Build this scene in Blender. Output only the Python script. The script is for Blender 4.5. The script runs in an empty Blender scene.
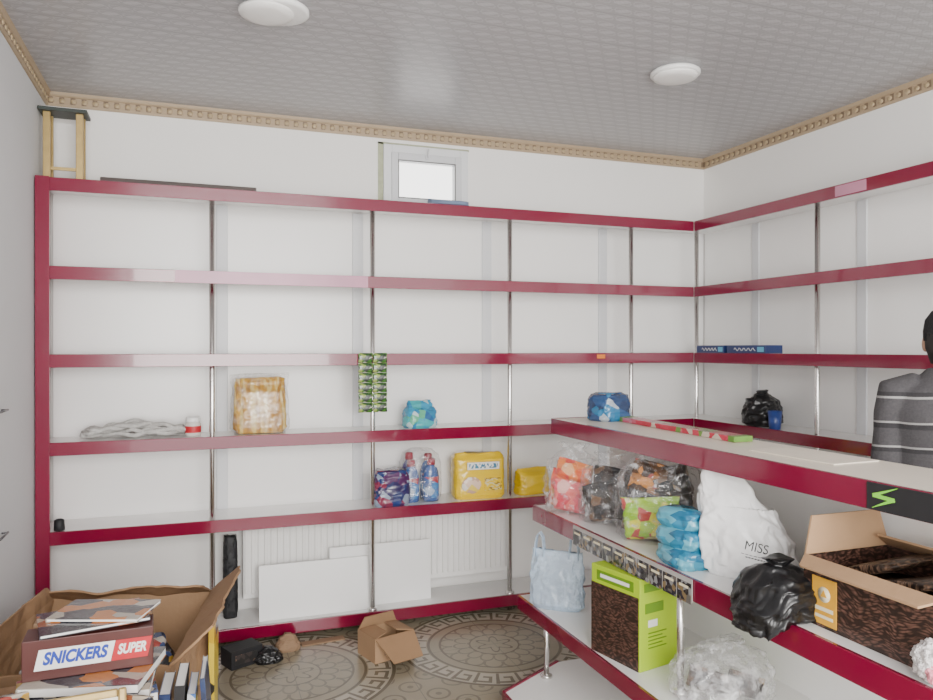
import bpy, bmesh, math, random
from mathutils import Vector, Matrix, noise, Euler
from mathutils.bvhtree import BVHTree
S = bpy.context.scene
C = S.collection
PI = math.pi
R = math.radians
# ------------------------------------------------------------------ camera geometry
F = 750.0; YAW = 20.0; CH = 1.5
sy, cy = math.sin(R(YAW)), math.cos(R(YAW))
def ray(u, v=348):
    r = (u-466.5)/F
    return Vector((sy+cy*r, cy-sy*r, (348-v)/F))
def at_z(u, v, z):
    d = ray(u, v); return d*((z-CH)/d.z)+Vector((0, 0, CH))
def x_at(u, y):
    d = ray(u); return d.x*y/d.y
def y_at(u, x):
    d = ray(u); return d.y*x/d.x
cam = bpy.data.cameras.new('camera'); cam.lens = 36*F/933; cam.sensor_width = 36
co = bpy.data.objects.new('camera', cam); C.objects.link(co)
co.location = (0, 0, CH); co.rotation_euler = (R(89.85), 0, R(-YAW)); S.camera = co

# ------------------------------------------------------------------ materials
class NX:
    """math-node expression"""
    def __init__(s, nt, sock): s.nt, s.s = nt, sock
    def op(s, o, b=None, c=None):
        n = s.nt.nodes.new('ShaderNodeMath'); n.operation = o
        for i, a in enumerate((s, b, c)):
            if a is None: continue
            if isinstance(a, NX): s.nt.links.new(a.s, n.inputs[i])
            else: n.inputs[i].default_value = a
        return NX(s.nt, n.outputs[0])
    def __add__(s, b): return s.op('ADD', b)
    def __sub__(s, b): return s.op('SUBTRACT', b)
    def __mul__(s, b): return s.op('MULTIPLY', b)
    def __truediv__(s, b): return s.op('DIVIDE', b)
    def gt(s, b): return s.op('GREATER_THAN', b)
    def lt(s, b): return s.op('LESS_THAN', b)
    def fract(s): return s.op('FRACT')
    def abs(s): return s.op('ABSOLUTE')
    def sin(s): return s.op('SINE')
    def max(s, b): return s.op('MAXIMUM', b)
    def min(s, b): return s.op('MINIMUM', b)
    def between(s, a, b): return s.gt(a)*s.lt(b)
def newmat(name):
    m = bpy.data.materials.new(name); m.use_nodes = True
    nt = m.node_tree; p = nt.nodes['Principled BSDF']
    return m, nt, p
def coords(nt, kind='Object'):
    tc = nt.nodes.new('ShaderNodeTexCoord'); return tc.outputs[kind]
def xyz(nt, sock):
    s = nt.nodes.new('ShaderNodeSeparateXYZ'); nt.links.new(sock, s.inputs[0])
    return [NX(nt, o) for o in s.outputs]
def c4(c): return (c[0], c[1], c[2], 1)
def mixc(nt, fac, a, b):
    n = nt.nodes.new('ShaderNodeMix'); n.data_type = 'RGBA'
    f = fac.s if isinstance(fac, NX) else fac
    if hasattr(f, 'links'): nt.links.new(f, n.inputs[0])
    else: n.inputs[0].default_value = f
    for i, q in ((6, a), (7, b)):
        if isinstance(q, tuple): n.inputs[i].default_value = c4(q)
        else: nt.links.new(q, n.inputs[i])
    return n.outputs[2]
def noise_tex(nt, scale, detail=3, co=None, rough=.5):
    n = nt.nodes.new('ShaderNodeTexNoise'); n.inputs['Scale'].default_value = scale; n.inputs['Detail'].default_value = detail
    n.inputs['Roughness'].default_value = rough
    nt.links.new(co or coords(nt), n.inputs['Vector']); return n.outputs['Fac']
def bump(nt, p, h, strength=.3, dist=.01):
    b = nt.nodes.new('ShaderNodeBump'); b.inputs['Strength'].default_value = strength; b.inputs['Distance'].default_value = dist
    nt.links.new(h.s if isinstance(h, NX) else h, b.inputs['Height']); nt.links.new(b.outputs[0], p.inputs['Normal'])
    return b
def mk(name, col, rough=.5, metal=0, var=.1, scale=9, bmp=0, bscale=40, coat=0, spec=.5):
    m, nt, p = newmat(name)
    a = tuple(min(1, c*(1+var)) for c in col); b = tuple(c*(1-var) for c in col)
    nt.links.new(mixc(nt, noise_tex(nt, scale), b, a), p.inputs['Base Color'])
    p.inputs['Roughness'].default_value = rough; p.inputs['Metallic'].default_value = metal
    p.inputs['Coat Weight'].default_value = coat; p.inputs['Specular IOR Level'].default_value = spec
    if bmp: bump(nt, p, noise_tex(nt, bscale, 4), bmp)
    return m
def ramp(nt, fac, stops, interp='LINEAR'):
    r = nt.nodes.new('ShaderNodeValToRGB'); r.color_ramp.interpolation = interp
    e = r.color_ramp.elements
    while len(e) < len(stops): e.new(.5)
    for i, (t, c) in enumerate(stops): e[i].position = t; e[i].color = c4(c)
    nt.links.new(fac.s if isinstance(fac, NX) else fac, r.inputs[0]); return r.outputs[0]
def patch(name, palette, scale=14, rough=.3, stretch=(1, 1, 1), coat=.3, bmp=.2):
    """printed packaging: constant-colour patches"""
    m, nt, p = newmat(name)
    mp = nt.nodes.new('ShaderNodeMapping'); mp.inputs['Scale'].default_value = stretch
    nt.links.new(coords(nt), mp.inputs['Vector'])
    v = nt.nodes.new('ShaderNodeTexVoronoi'); v.inputs['Scale'].default_value = scale
    nt.links.new(mp.outputs[0], v.inputs['Vector'])
    sp = nt.nodes.new('ShaderNodeSeparateColor'); nt.links.new(v.outputs['Color'], sp.inputs[0])
    n = len(palette)
    col = ramp(nt, sp.outputs[0], [(i/n, c) for i, c in enumerate(palette)], 'CONSTANT')
    nt.links.new(col, p.inputs['Base Color']); p.inputs['Roughness'].default_value = rough; p.inputs['Coat Weight'].default_value = coat
    if bmp: bump(nt, p, noise_tex(nt, 45, 3), bmp)
    return m
def clear(name, tint=(.9, .9, .92), lo=.05, hi=.5, scale=18, edge=.6, bm_=.5, gl=.35, r0=.49, r1=.68):
    """thin clear plastic film: see-through, shiny, with whitish crumple streaks"""
    m, nt, p = newmat(name); N = nt.nodes
    p.inputs['Base Color'].default_value = c4(tint); p.inputs['Roughness'].default_value = .25
    t = N.new('ShaderNodeBsdfTransparent'); g = N.new('ShaderNodeBsdfGlossy'); g.inputs['Roughness'].default_value = .1
    m1 = N.new('ShaderNodeMixShader'); m2 = N.new('ShaderNodeMixShader')
    f = ramp(nt, noise_tex(nt, scale, 6, rough=.7), [(r0, (lo,)*3), (r1, (hi,)*3)])
    lw = N.new('ShaderNodeLayerWeight'); lw.inputs['Blend'].default_value = .2
    fc = NX(nt, lw.outputs['Facing'])
    b = bump(nt, p, noise_tex(nt, 26, 5), bm_, .02); nt.links.new(b.outputs[0], g.inputs['Normal'])
    nt.links.new((fc*fc*gl+.06).s, m1.inputs[0]); nt.links.new(t.outputs[0], m1.inputs[1]); nt.links.new(g.outputs[0], m1.inputs[2])
    nt.links.new((NX(nt, f).max(fc*fc*fc*edge)).s, m2.inputs[0]); nt.links.new(m1.outputs[0], m2.inputs[1]); nt.links.new(p.outputs[0], m2.inputs[2])
    nt.links.new(m2.outputs[0], N['Material Output'].inputs['Surface'])
    return m
def beans(name, scale=60, base=(.02, .011, .008), light=(.13, .07, .045), st=(1.0, .75, 2.6), warp=.10):
    """dark print of elongated sticks, swirling"""
    m, nt, p = newmat(name)
    mp = nt.nodes.new('ShaderNodeMapping'); mp.inputs['Scale'].default_value = st; mp.inputs['Rotation'].default_value = (.75, .3, .5)
    ns = nt.nodes.new('ShaderNodeTexNoise'); ns.inputs['Scale'].default_value = 11
    nt.links.new(coords(nt), ns.inputs['Vector'])
    vm = nt.nodes.new('ShaderNodeVectorMath'); vm.operation = 'MULTIPLY_ADD'
    nt.links.new(ns.outputs['Color'], vm.inputs[0]); vm.inputs[1].default_value = (warp,)*3; nt.links.new(coords(nt), vm.inputs[2])
    nt.links.new(vm.outputs[0], mp.inputs['Vector'])
    v = nt.nodes.new('ShaderNodeTexVoronoi'); v.inputs['Scale'].default_value = scale
    nt.links.new(mp.outputs[0], v.inputs['Vector'])
    col = ramp(nt, v.outputs['Distance'], [(.0, tuple(min(1, c*1.3) for c in light)), (.2, light), (.45, tuple(c*.5 for c in light)), (.6, base)])
    nt.links.new(col, p.inputs['Base Color']); p.inputs['Roughness'].default_value = .4
    return m

M = {}
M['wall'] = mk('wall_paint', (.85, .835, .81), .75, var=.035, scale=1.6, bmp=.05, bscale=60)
M['wall_l'] = mk('left_wall_paint_shaded', (.66, .668, .685), .7, var=.06, scale=1.3, bmp=.05, bscale=60)  # bluish grey wall, its colour darkened to carry the left side's shade
M['panel'] = mk('shelf_white', (.85, .84, .825), .25, var=.04, scale=2)
M['topboard'] = mk('counter_cream', (.72, .65, .55), .35, var=.06, scale=3)
M['rail'] = mk('rail_white', (.64, .65, .67), .4, var=.03)
M['red'] = mk('crimson_gloss', (.19, .002, .030), .15, var=.12, scale=3, coat=.6)
M['film'] = mk('pale_film', (.52, .22, .32), .25, var=.25, scale=5)
M['chrome'] = mk('chrome', (.74, .72, .70), .2, 1, var=.04)
M['white_pl'] = mk('white_plastic', (.84, .84, .83), .35, var=.02)
M['rad'] = mk('radiator_enamel', (.83, .82, .80), .4, var=.03)
M['card'] = mk('cardboard', (.38, .235, .13), .85, var=.16, scale=6, bmp=.15)
M['card_in'] = mk('cardboard_inside', (.32, .19, .10), .9, var=.16, scale=5, bmp=.15)
M['card_d'] = mk('cardboard_dark', (.27, .17, .10), .9, var=.14, scale=5, bmp=.1)
M['black'] = mk('black_plastic', (.008, .008, .009), .3, var=.3, bmp=.35, bscale=25)
M['blackm'] = mk('black_matte', (.012, .012, .014), .6, var=.3)
M['gold'] = mk('gold_metal', (.42, .30, .12), .35, .6, var=.2, scale=30)
M['darkgreen'] = mk('dark_green', (.03, .04, .035), .5)
M['ink'] = mk('ink', (.02, .02, .025), .6, var=.02)
M['white'] = mk('paper_white', (.80, .79, .77), .6, var=.04)
M['blueink'] = mk('blue_ink', (.015, .045, .35), .5, var=.05)
M['redink'] = mk('red_ink', (.48, .015, .025), .5, var=.05)
M['lime'] = mk('lime_print', (.38, .56, .012), .35, var=.06)
M['limed'] = mk('dark_lime_print', (.13, .27, .01), .35, var=.1)
M['limeneon'] = mk('lime_mark', (.22, .65, .05), .4, var=.05)
M['yellow'] = mk('yellow_film', (.80, .54, .01), .28, var=.1, bmp=.25, bscale=20, coat=.3)
M['navy'] = mk('navy_card', (.012, .03, .13), .35, var=.15)
M['skyblue'] = mk('sky_blue', (.10, .42, .62), .3, var=.15)
M['orange'] = mk('orange_print', (.80, .22, .03), .4, var=.1)
M['amber'] = mk('amber_print', (.66, .34, .03), .45, var=.15, scale=20)
M['pale'] = mk('pale_emblem', (.78, .70, .48), .5)
M['pink'] = mk('pink_print', (.78, .30, .36), .8, var=.2)
M['maroon'] = mk('maroon_carton', (.075, .018, .015), .4, var=.15)
M['bean'] = beans('stick_print', 68, light=(.125, .062, .045), warp=.07)
M['bean_s'] = beans('stick_print_pale', 60, base=(.012, .007, .005), light=(.17, .10, .065), warp=.07)
M['clear'] = clear('clear_bag', lo=.03, hi=.5, scale=20, gl=.5, r0=.54, r1=.68)
M['clear_g'] = clear('clear_pack', lo=.03, hi=.28, scale=17, edge=.45)
M['clear_w'] = clear('see_through_bag', (.9, .9, .91), .12, .6, 15, r0=.45, r1=.66)
M['ice'] = clear('ice_blue_bag', (.60, .75, .92), .45, .85, 8, .9)
M['wbag'] = mk('white_bag', (.86, .86, .86), .3, var=.04, bmp=.4, bscale=12)
M['fluff'] = mk('plush_fluff', (.82, .78, .77), .95, var=.08, scale=60, bmp=.9, bscale=160)

def floor_mat():
    m, nt, p = newmat('mosaic_floor')
    x, y, z = xyz(nt, coords(nt))
    P = 1.0
    cx = ((x-.93)/P).fract()-.5; cy_ = ((y-3.02)/P).fract()-.5
    cx = cx*P; cy_ = cy_*P
    r = (cx*cx+cy_*cy_).op('SQRT')
    th = cy_.op('ARCTAN2', cx)*(1/(2*PI))
    s = (th*26).fract(); q = (r-.345)/.105
    inband = q.between(0, 1)
    key = s.lt(.16).max(q.between(.76, .92)*s.lt(.82)).max(s.between(.66, .82)*q.between(.3, .92)).max(q.between(.3, .46)*s.between(.36, .82))
    key = key*inband
    rings = r.between(.326, .340).max(r.between(.455, .472)).max(r.between(.27, .281)).max(r.between(.12, .128))
    s2 = (th*16+(r*14).op('FLOOR')*.5).fract(); q2 = (r*14).fract()
    scl = ((s2-.5)*(s2-.5)*2+(q2-.2)*(q2-.2)).between(.34, .56)*r.between(.128, .27)
    flower = (r-((th*2*PI*6).sin()*.025+.07)).abs().lt(.007)
    u = ((x+y)*5).fract(); v = ((x-y)*5).fract()
    sw = ((u-.5)*(u-.5)+(v-.5)*(v-.5)).op('SQRT')
    lat = sw.between(.30, .38).max(sw.lt(.1))*r.gt(.475)
    d = key.max(rings).max(scl*.7).max(flower).max(lat*.7)
    base = mixc(nt, noise_tex(nt, 7, 4), (.24, .205, .14), (.33, .285, .205))
    disc = mixc(nt, r.between(.345, .455), base, mixc(nt, noise_tex(nt, 9, 3), (.38, .335, .255), (.45, .40, .315)))
    col = mixc(nt, d*.85, disc, (.10, .08, .052))
    g = (x/.5-.86).fract().lt(.008).max((y/.5-.04).fract().lt(.008))
    col = mixc(nt, g*.6, col, (.12, .10, .08))
    nt.links.new(col, p.inputs['Base Color']); p.inputs['Roughness'].default_value = .25
    bump(nt, p, noise_tex(nt, 30, 3), .05)
    return m
def ceil_mat():
    m, nt, p = newmat('pvc_ceiling')
    x, y, z = xyz(nt, coords(nt))
    # dense rows of small embossed leaf motifs on long boards
    u = (x/.085+(y/.0625).op('FLOOR')*.5).fract()-.5; v = (y/.0625).fract()-.5
    leaf = ((u*u)*2.2+(v*v)*5+(u*v)*3.5)
    leaf2 = ((u*u)*2.2+(v*v)*5-(u*v)*3.5)
    wv = (x*2*PI/.0212).sin()*(y*2*PI/.0208).sin()
    pat = leaf.lt(.20).max(leaf2.between(.30, .46)*.7)
    seam = (y/.25).fract().lt(.02)
    n = noise_tex(nt, 40, 3)
    col = mixc(nt, pat*.8, (.36, .355, .37), (.52, .515, .535))
    col = mixc(nt, (wv*.5+.5)*.25, col, (.30, .295, .31))
    col = mixc(nt, NX(nt, n)*.25, col, (.36, .355, .37))
    col = mixc(nt, seam*.7, col, (.25, .245, .255))
    nt.links.new(col, p.inputs['Base Color']); p.inputs['Roughness'].default_value = .3
    bump(nt, p, pat-seam+wv*.3, .2, .003)
    return m
def cornice_mat():
    m, nt, p = newmat('cornice_base')
    x, y, z = xyz(nt, coords(nt))
    f = ((x+y)/.05).fract()
    g = ((f-.5).abs()*2)
    band = z.between(2.720, 2.754)
    col = mixc(nt, g.gt(.55)*band*.9, (.36, .27, .17), (.10, .065, .04))
    col = mixc(nt, NX(nt, noise_tex(nt, 80, 3))*.4, col, (.44, .34, .23))
    nt.links.new(col, p.inputs['Base Color']); p.inputs['Roughness'].default_value = .5
    return m
M['floor'] = floor_mat(); M['ceil'] = ceil_mat(); M['cor'] = cornice_mat()
M['cor2'] = mk('cornice_bead', (.42, .32, .19), .45, var=.15, scale=40)

# ------------------------------------------------------------------ mesh builder
class MB:
    def __init__(s): s.v = []; s.f = []; s.m = []; s.sm = []
    def add(s, vs, fs, mi=0, X=None, smooth=False):
        b = len(s.v)
        for p in vs:
            p = Vector(p); s.v.append(X @ p if X else p)
        for f in fs: s.f.append([b+i for i in f]); s.m.append(mi); s.sm.append(smooth)
        return s
    def box(s, x0, x1, y0, y1, z0, z1, mi=0, X=None):
        vs = [(x, y, z) for z in (z0, z1) for y in (y0, y1) for x in (x0, x1)]
        return s.add(vs, [(0, 2, 3, 1), (4, 5, 7, 6), (0, 1, 5, 4), (2, 6, 7, 3), (0, 4, 6, 2), (1, 3, 7, 5)], mi, X)
    def tube(s, pts, r, n=12, mi=0, X=None, sx=None):
        pts = [Vector(p) for p in pts]; k = len(pts)
        rr = r if isinstance(r, (list, tuple)) else [r]*k
        vs = []; fs = []
        up = None
        for i, p in enumerate(pts):
            t = (pts[min(i+1, k-1)]-pts[max(i-1, 0)]).normalized()
            if up is None: up = Vector((0, 0, 1)) if abs(t.z) < .9 else Vector((1, 0, 0))
            a = t.cross(up).normalized(); b = a.cross(t).normalized(); up = b
            for j in range(n):
                q = 2*PI*j/n; vs.append(p+(a*math.cos(q)+b*math.sin(q))*rr[i])
        for i in range(k-1):
            for j in range(n):
                fs.append((i*n+j, i*n+(j+1) % n, (i+1)*n+(j+1) % n, (i+1)*n+j))
        fs.append(tuple(range(n-1, -1, -1))); fs.append(tuple((k-1)*n+j for j in range(n)))
        return s.add(vs, fs, mi, X, True)
    def lathe(s, prof, n=32, mi=0, X=None, smooth=True):
        vs = []; fs = []
        for r, z in prof:
            for j in range(n): vs.append((r*math.cos(2*PI*j/n), r*math.sin(2*PI*j/n), z))
        for i in range(len(prof)-1):
            for j in range(n): fs.append((i*n+j, i*n+(j+1) % n, (i+1)*n+(j+1) % n, (i+1)*n+j))
        fs.append(tuple(range(n-1, -1, -1))); fs.append(tuple((len(prof)-1)*n+j for j in range(n)))
        return s.add(vs, fs, mi, X, smooth)
    def prism(s, poly, z0, z1, mi=0, X=None):
        n = len(poly)
        vs = [(x, y, z0) for x, y in poly]+[(x, y, z1) for x, y in poly]
        fs = [tuple(range(n-1, -1, -1)), tuple(range(n, 2*n))]+[(i, (i+1) % n, n+(i+1) % n, n+i) for i in range(n)]
        return s.add(vs, fs, mi, X)
    def ell(s, c, r, n=20, m=14, mi=0, X=None):
        vs = []; fs = []
        for i in range(1, m):
            a = PI*i/m
            for j in range(n):
                b = 2*PI*j/n
                vs.append((c[0]+r[0]*math.sin(a)*math.cos(b), c[1]+r[1]*math.sin(a)*math.sin(b), c[2]-r[2]*math.cos(a)))
        k = len(vs); vs += [(c[0], c[1], c[2]-r[2]), (c[0], c[1], c[2]+r[2])]
        for i in range(m-2):
            for j in range(n): fs.append((i*n+j, i*n+(j+1) % n, (i+1)*n+(j+1) % n, (i+1)*n+j))
        for j in range(n): fs.append((k, (j+1) % n, j)); fs.append((k+1, (m-2)*n+j, (m-2)*n+(j+1) % n))
        return s.add(vs, fs, mi, X, True)
    def rings(s, rs, n=28, mi=0, X=None):
        """rs: list of (cx,cy,z,rx,ry)"""
        vs = []; fs = []
        for cx, cy_, z, rx, ry in rs:
            for j in range(n): vs.append((cx+rx*math.cos(2*PI*j/n), cy_+ry*math.sin(2*PI*j/n), z))
        for i in range(len(rs)-1):
            for j in range(n): fs.append((i*n+j, i*n+(j+1) % n, (i+1)*n+(j+1) % n, (i+1)*n+j))
        fs.append(tuple(range(n-1, -1, -1))); fs.append(tuple((len(rs)-1)*n+j for j in range(n)))
        return s.add(vs, fs, mi, X, True)
    def ribbon(s, pts, wv, w, th=.0015, mi=0, X=None):
        pts = [Vector(p) for p in pts]; wv = Vector(wv).normalized(); vs = []; fs = []; k = len(pts)
        for i, p in enumerate(pts):
            t = (pts[min(i+1, k-1)]-pts[max(i-1, 0)]).normalized(); nn = t.cross(wv).normalized()*th
            for a, b in ((-1, -1), (1, -1), (1, 1), (-1, 1)): vs.append(p+wv*(w/2*a)+nn*b)
        for i in range(k-1):
            for j in range(4): fs.append((i*4+j, i*4+(j+1) % 4, (i+1)*4+(j+1) % 4, (i+1)*4+j))
        fs.append((3, 2, 1, 0)); fs.append(tuple((k-1)*4+j for j in range(4)))
        return s.add(vs, fs, mi, X)
    def build(s, name, mats, parent=None, loc=None, rotz=0, bevel=0, seg=2):
        me = bpy.data.meshes.new(name); me.from_pydata([tuple(v) for v in s.v], [], s.f)
        if not isinstance(mats, (list, tuple)): mats = [mats]
        for m in mats: me.materials.append(m)
        for p, mi, sm in zip(me.polygons, s.m, s.sm): p.material_index = mi; p.use_smooth = sm
        bm = bmesh.new(); bm.from_mesh(me); bmesh.ops.recalc_face_normals(bm, faces=bm.faces); bm.to_mesh(me); bm.free()
        o = bpy.data.objects.new(name, me); C.objects.link(o)
        if parent: o.parent = parent
        if loc: o.location = loc
        if rotz: o.rotation_euler = (0, 0, rotz)
        if bevel:
            b = o.modifiers.new('bevel', 'BEVEL'); b.width = bevel; b.segments = seg; b.limit_method = 'ANGLE'
        return o
def tag(o, label, cat, group=None):
    o['label'] = label; o['category'] = cat
    if group: o['group'] = group
    return o
def thing(name, label, cat, loc=(0, 0, 0), rotz=0, group=None):
    o = bpy.data.objects.new(name, None); C.objects.link(o); o.empty_display_size = .1
    o.location = loc; o.rotation_euler = (0, 0, rotz); return tag(o, label, cat, group)
def struct(o): o['kind'] = 'structure'; return o
def sgn(a): return 1 if a >= 0 else -1
def lerp_prof(prof, t):
    for (a, pa), (b, pb) in zip(prof, prof[1:]):
        if t <= b:
            k = (t-a)/(b-a); k = k*k*(3-2*k); return pa+(pb-pa)*k
    return prof[-1][1]
def bag_mb(w, d, h, seed, prof=None, dprof=None, amp=.14, fr=2.4, n=3.0, nz=46, nt=80, mi=0, post=None, vz=1.0):
    """crumpled bag: rings of a superellipse pushed about by ridged noise"""
    prof = prof or [(0, .80), (.08, .97), (.4, 1), (.68, .8), (.84, .30), (.90, .16), (1, .34)]
    dprof = dprof or prof
    vs = []; fs = []; off = Vector((seed*7.13, seed*3.7, seed*1.9))
    for i in range(nz+1):
        t = i/nz; px = lerp_prof(prof, t); py = lerp_prof(dprof, t)
        for j in range(nt):
            th = 2*PI*j/nt; c, s_ = math.cos(th), math.sin(th)
            ex = sgn(c)*abs(c)**(2/n); ey = sgn(s_)*abs(s_)**(2/n)
            q = Vector((ex*px, ey*py, t*2*h/max(w, d)*vz))*fr+off
            rd = (1-abs(noise.noise(q))*2)*.55+(1-abs(noise.noise(q*2.3))*2)*.3+noise.noise(q*5)*.25-.35
            k = 1+amp*rd*(.4 if t < .05 else 1)
            zz = h*t+(noise.noise(q*1.5+Vector((9, 9, 9)))*h*.05 if t > .12 else 0)
            p = Vector((ex*px*w/2*k, ey*py*d/2*k, max(zz, 0)))
            vs.append(post(p) if post else p)
    for i in range(nz):
        for j in range(nt): fs.append((i*nt+j, i*nt+(j+1) % nt, (i+1)*nt+(j+1) % nt, (i+1)*nt+j))
    fs.append(tuple(range(nt-1, -1, -1))); fs.append(tuple(nz*nt+j for j in range(nt)))
    return MB().add(vs, fs, mi, None, True)
PX = [(0, 1), (.5, .96), (1, 1)]
PD = [(0, .10), (.05, .12), (.12, .7), (.35, 1), (.7, .95), (.88, .55), (.94, .1), (1, .07)]
PDB = [(0, .85), (.05, .95), (.4, 1), (.7, .9), (.88, .5), (.94, .1), (1, .07)]
def pouch_mb(w, d, h, seed, amp=.08, flat=False, n=3.2, nz=30, nt=44, fr=2.2):
    return bag_mb(w, d, h, seed, PX, PDB if flat else PD, amp, fr, n, nz, nt)
def text(body, size, mat, parent, X, name='lettering', ext=.0006, shear=0, sx=1, bold=.012):
    cu = bpy.data.curves.new(name, 'FONT'); cu.body = body; cu.size = size; cu.extrude = ext; cu.align_x = 'CENTER'; cu.align_y = 'CENTER'; cu.shear = shear
    cu.offset = size*bold
    o = bpy.data.objects.new(name, cu); C.objects.link(o)
    bpy.context.view_layer.update()
    me = bpy.data.meshes.new_from_object(o.evaluated_get(bpy.context.evaluated_depsgraph_get()))
    bpy.data.objects.remove(o)
    me.materials.clear(); me.materials.append(mat); me.name = name
    me.transform(X @ Matrix.Diagonal((sx, 1, 1, 1)))
    t = bpy.data.objects.new(name, me); C.objects.link(t); t.parent = parent
    return t
def press_on(o, target, gap=.0012):
    """lay a flat print on the surface it is printed on (siblings in one local frame, facing -y)"""
    bv = BVHTree.FromPolygons([v.co for v in target.data.vertices], [list(p.vertices) for p in target.data.polygons])
    for v in o.data.vertices:
        h = bv.ray_cast(Vector((v.co.x, -.5, v.co.z)), Vector((0, 1, 0)))
        if h[0]: v.co.y = h[0].y-gap
    return o
def X_front(x, y, z, roll=0): return Matrix.Translation((x, y, z)) @ Matrix.Rotation(roll, 4, 'Y') @ Euler((PI/2, 0, 0)).to_matrix().to_4x4()
dtex = bpy.data.textures.new('dents', 'CLOUDS'); dtex.noise_scale = .16
def dent(root, k):
    for o in root.children:
        s_ = o.modifiers.new('cut', 'SUBSURF'); s_.subdivision_type = 'SIMPLE'; s_.levels = 5; s_.render_levels = 5
        for ax in 'XZ':
            m_ = o.modifiers.new('dent', 'DISPLACE'); m_.texture = dtex; m_.texture_coords = 'GLOBAL'; m_.direction = ax; m_.strength = k if ax == 'X' else k*.7; m_.mid_level = .5
            m_.space = 'GLOBAL'
def carton(name, label, cat, loc, rotz, w, d, h, mo, mi_, flaps, t=.006, group=None, fl=None):
    """open carton centred on its base: body part + flap parts. flaps {side:(angle from upright, length)}"""
    root = thing(name, label, cat, loc, rotz, group)
    b = MB()
    b.box(-w/2, w/2, -d/2, d/2, 0, t)
    for s_ in (-1, 1):
        b.box(s_*w/2-(t if s_ > 0 else 0), s_*w/2+(t if s_ < 0 else 0), -d/2, d/2, t, h)
        b.box(-w/2+t, w/2-t, s_*d/2-(t if s_ > 0 else 0), s_*d/2+(t if s_ < 0 else 0), t, h)
    b.build('body', mo, root)
    for side, (ang, ln) in flaps.items():
        nrm = {'L': Vector((-1, 0, 0)), 'R': Vector((1, 0, 0)), 'F': Vector((0, -1, 0)), 'B': Vector((0, 1, 0))}[side]
        half = d/2 if side in 'LR' else w/2; off = (w/2 if side in 'LR' else d/2)-t/2
        al = Vector((nrm.y, -nrm.x, 0)); a = R(ang)
        dv = Vector((0, 0, math.cos(a)))+nrm*math.sin(a); th = dv.cross(al).normalized()*t/2
        base = nrm*off+Vector((0, 0, h)); tr = .03
        vs = []
        for e in (-1, 1):
            vs += [base-al*(half-.002)+th*e, base+al*(half-.002)+th*e, base+al*(half-tr)+dv*ln+th*e, base-al*(half-tr)+dv*ln+th*e]
        MB().add(vs, [(0, 1, 2, 3), (7, 6, 5, 4), (0, 4, 5, 1), (1, 5, 6, 2), (2, 6, 7, 3), (3, 7, 4, 0)]).build('flap', fl or mi_, root)
    return root

# ------------------------------------------------------------------ room shell
XL, XR, YB, YF, ZC = -.69, 3.25, 4.23, -1.6, 2.775
wx0, wx1, wz0, wz1 = x_at(383, YB), x_at(467, YB), 2.30, 2.675
struct(MB().box(XL-.1, XR+.1, YF, YB+.1, -.1, 0).build('floor', M['floor']))
struct(MB().box(XL-.1, XR+.1, YF, YB+.1, ZC, ZC+.08).build('ceiling', M['ceil']))
w = MB()
w.box(XL, wx0, YB, YB+.12, 0, ZC); w.box(wx1, XR, YB, YB+.12, 0, ZC)
w.box(wx0, wx1, YB, YB+.12, 0, wz0); w.box(wx0, wx1, YB, YB+.12, wz1, ZC)
struct(w.build('wall_back', M['wall']))
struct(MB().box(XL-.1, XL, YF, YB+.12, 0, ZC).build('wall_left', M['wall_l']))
struct(MB().box(XR, XR+.1, YF, YB+.12, 0, ZC).build('wall_right', M['wall']))
prof = [(0, 2.708), (.008, 2.708), (.012, 2.718), (.012, 2.754), (.018, 2.757), (.022, 2.764), (.026, ZC), (0, ZC)]
def cornice(i, p0, p1, nrm):
    p0, p1, nrm = Vector(p0), Vector(p1), Vector(nrm); L = (p1-p0).length; d = (p1-p0)/L
    k = len(prof); vs = [p+nrm*o+Vector((0, 0, z)) for p in (p0, p1) for o, z in prof]
    fs = [(j, (j+1) % k, k+(j+1) % k, k+j) for j in range(k)]+[tuple(range(k)), tuple(range(2*k-1, k-1, -1))]
    m = MB().add(vs, fs, 0)
    n = int(L/.05)
    for j in range(n):
        c = p0+d*((j+.5)*.05)+nrm*.012+Vector((0, 0, 2.736))
        e = Vector((.014 if abs(d.x) > .5 else .005, .014 if abs(d.y) > .5 else .005, .012))
        m.ell(c, e, 8, 6, 1)
    struct(m.build('trim_%d' % i, [M['cor'], M['cor2']]))
cornice(1, (XL, YB, 0), (XR, YB, 0), (0, -1, 0))
cornice(2, (XR, YF, 0), (XR, YB-.0, 0), (-1, 0, 0))
cornice(3, (XL, YF, 0), (XL, YB-.0, 0), (1, 0, 0))
# window
win = bpy.data.objects.new('window_1', None); C.objects.link(win); win['kind'] = 'structure'; win.location = ((wx0+wx1)/2, YB, wz0)
ww, wh = wx1-wx0, wz1-wz0
fr = MB()
for a, b, z0, z1 in ((-ww/2, -ww/2+.05, 0, wh), (ww/2-.05, ww/2, 0, wh), (-ww/2+.05, ww/2-.05, wh-.05, wh), (-ww/2+.05, ww/2-.05, 0, .04)):
    fr.box(a, b, -.02, .05, z0, z1)
fr.build('window_frame', mk('frame_white', (.72, .73, .745), .4, var=.03), win, bevel=.004)
sa = MB()
for a, b, z0, z1 in ((-ww/2+.045, -ww/2+.085, .035, wh-.045), (ww/2-.085, ww/2-.045, .035, wh-.045), (-ww/2+.085, ww/2-.085, wh-.09, wh-.045), (-ww/2+.085, ww/2-.085, .035, .07)):
    sa.box(a, b, -.032, .03, z0, z1)
sa.build('sash', mk('sash_grey_white', (.62, .63, .65), .4, var=.03), win, bevel=.004)
M['glass'] = clear('window_glass', (.9, .93, .95), .0, .03, 6, .1, .02, .2)
MB().box(-ww/2+.085, ww/2-.085, 0, .006, .07, wh-.09).build('pane', M['glass'], win)
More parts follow.
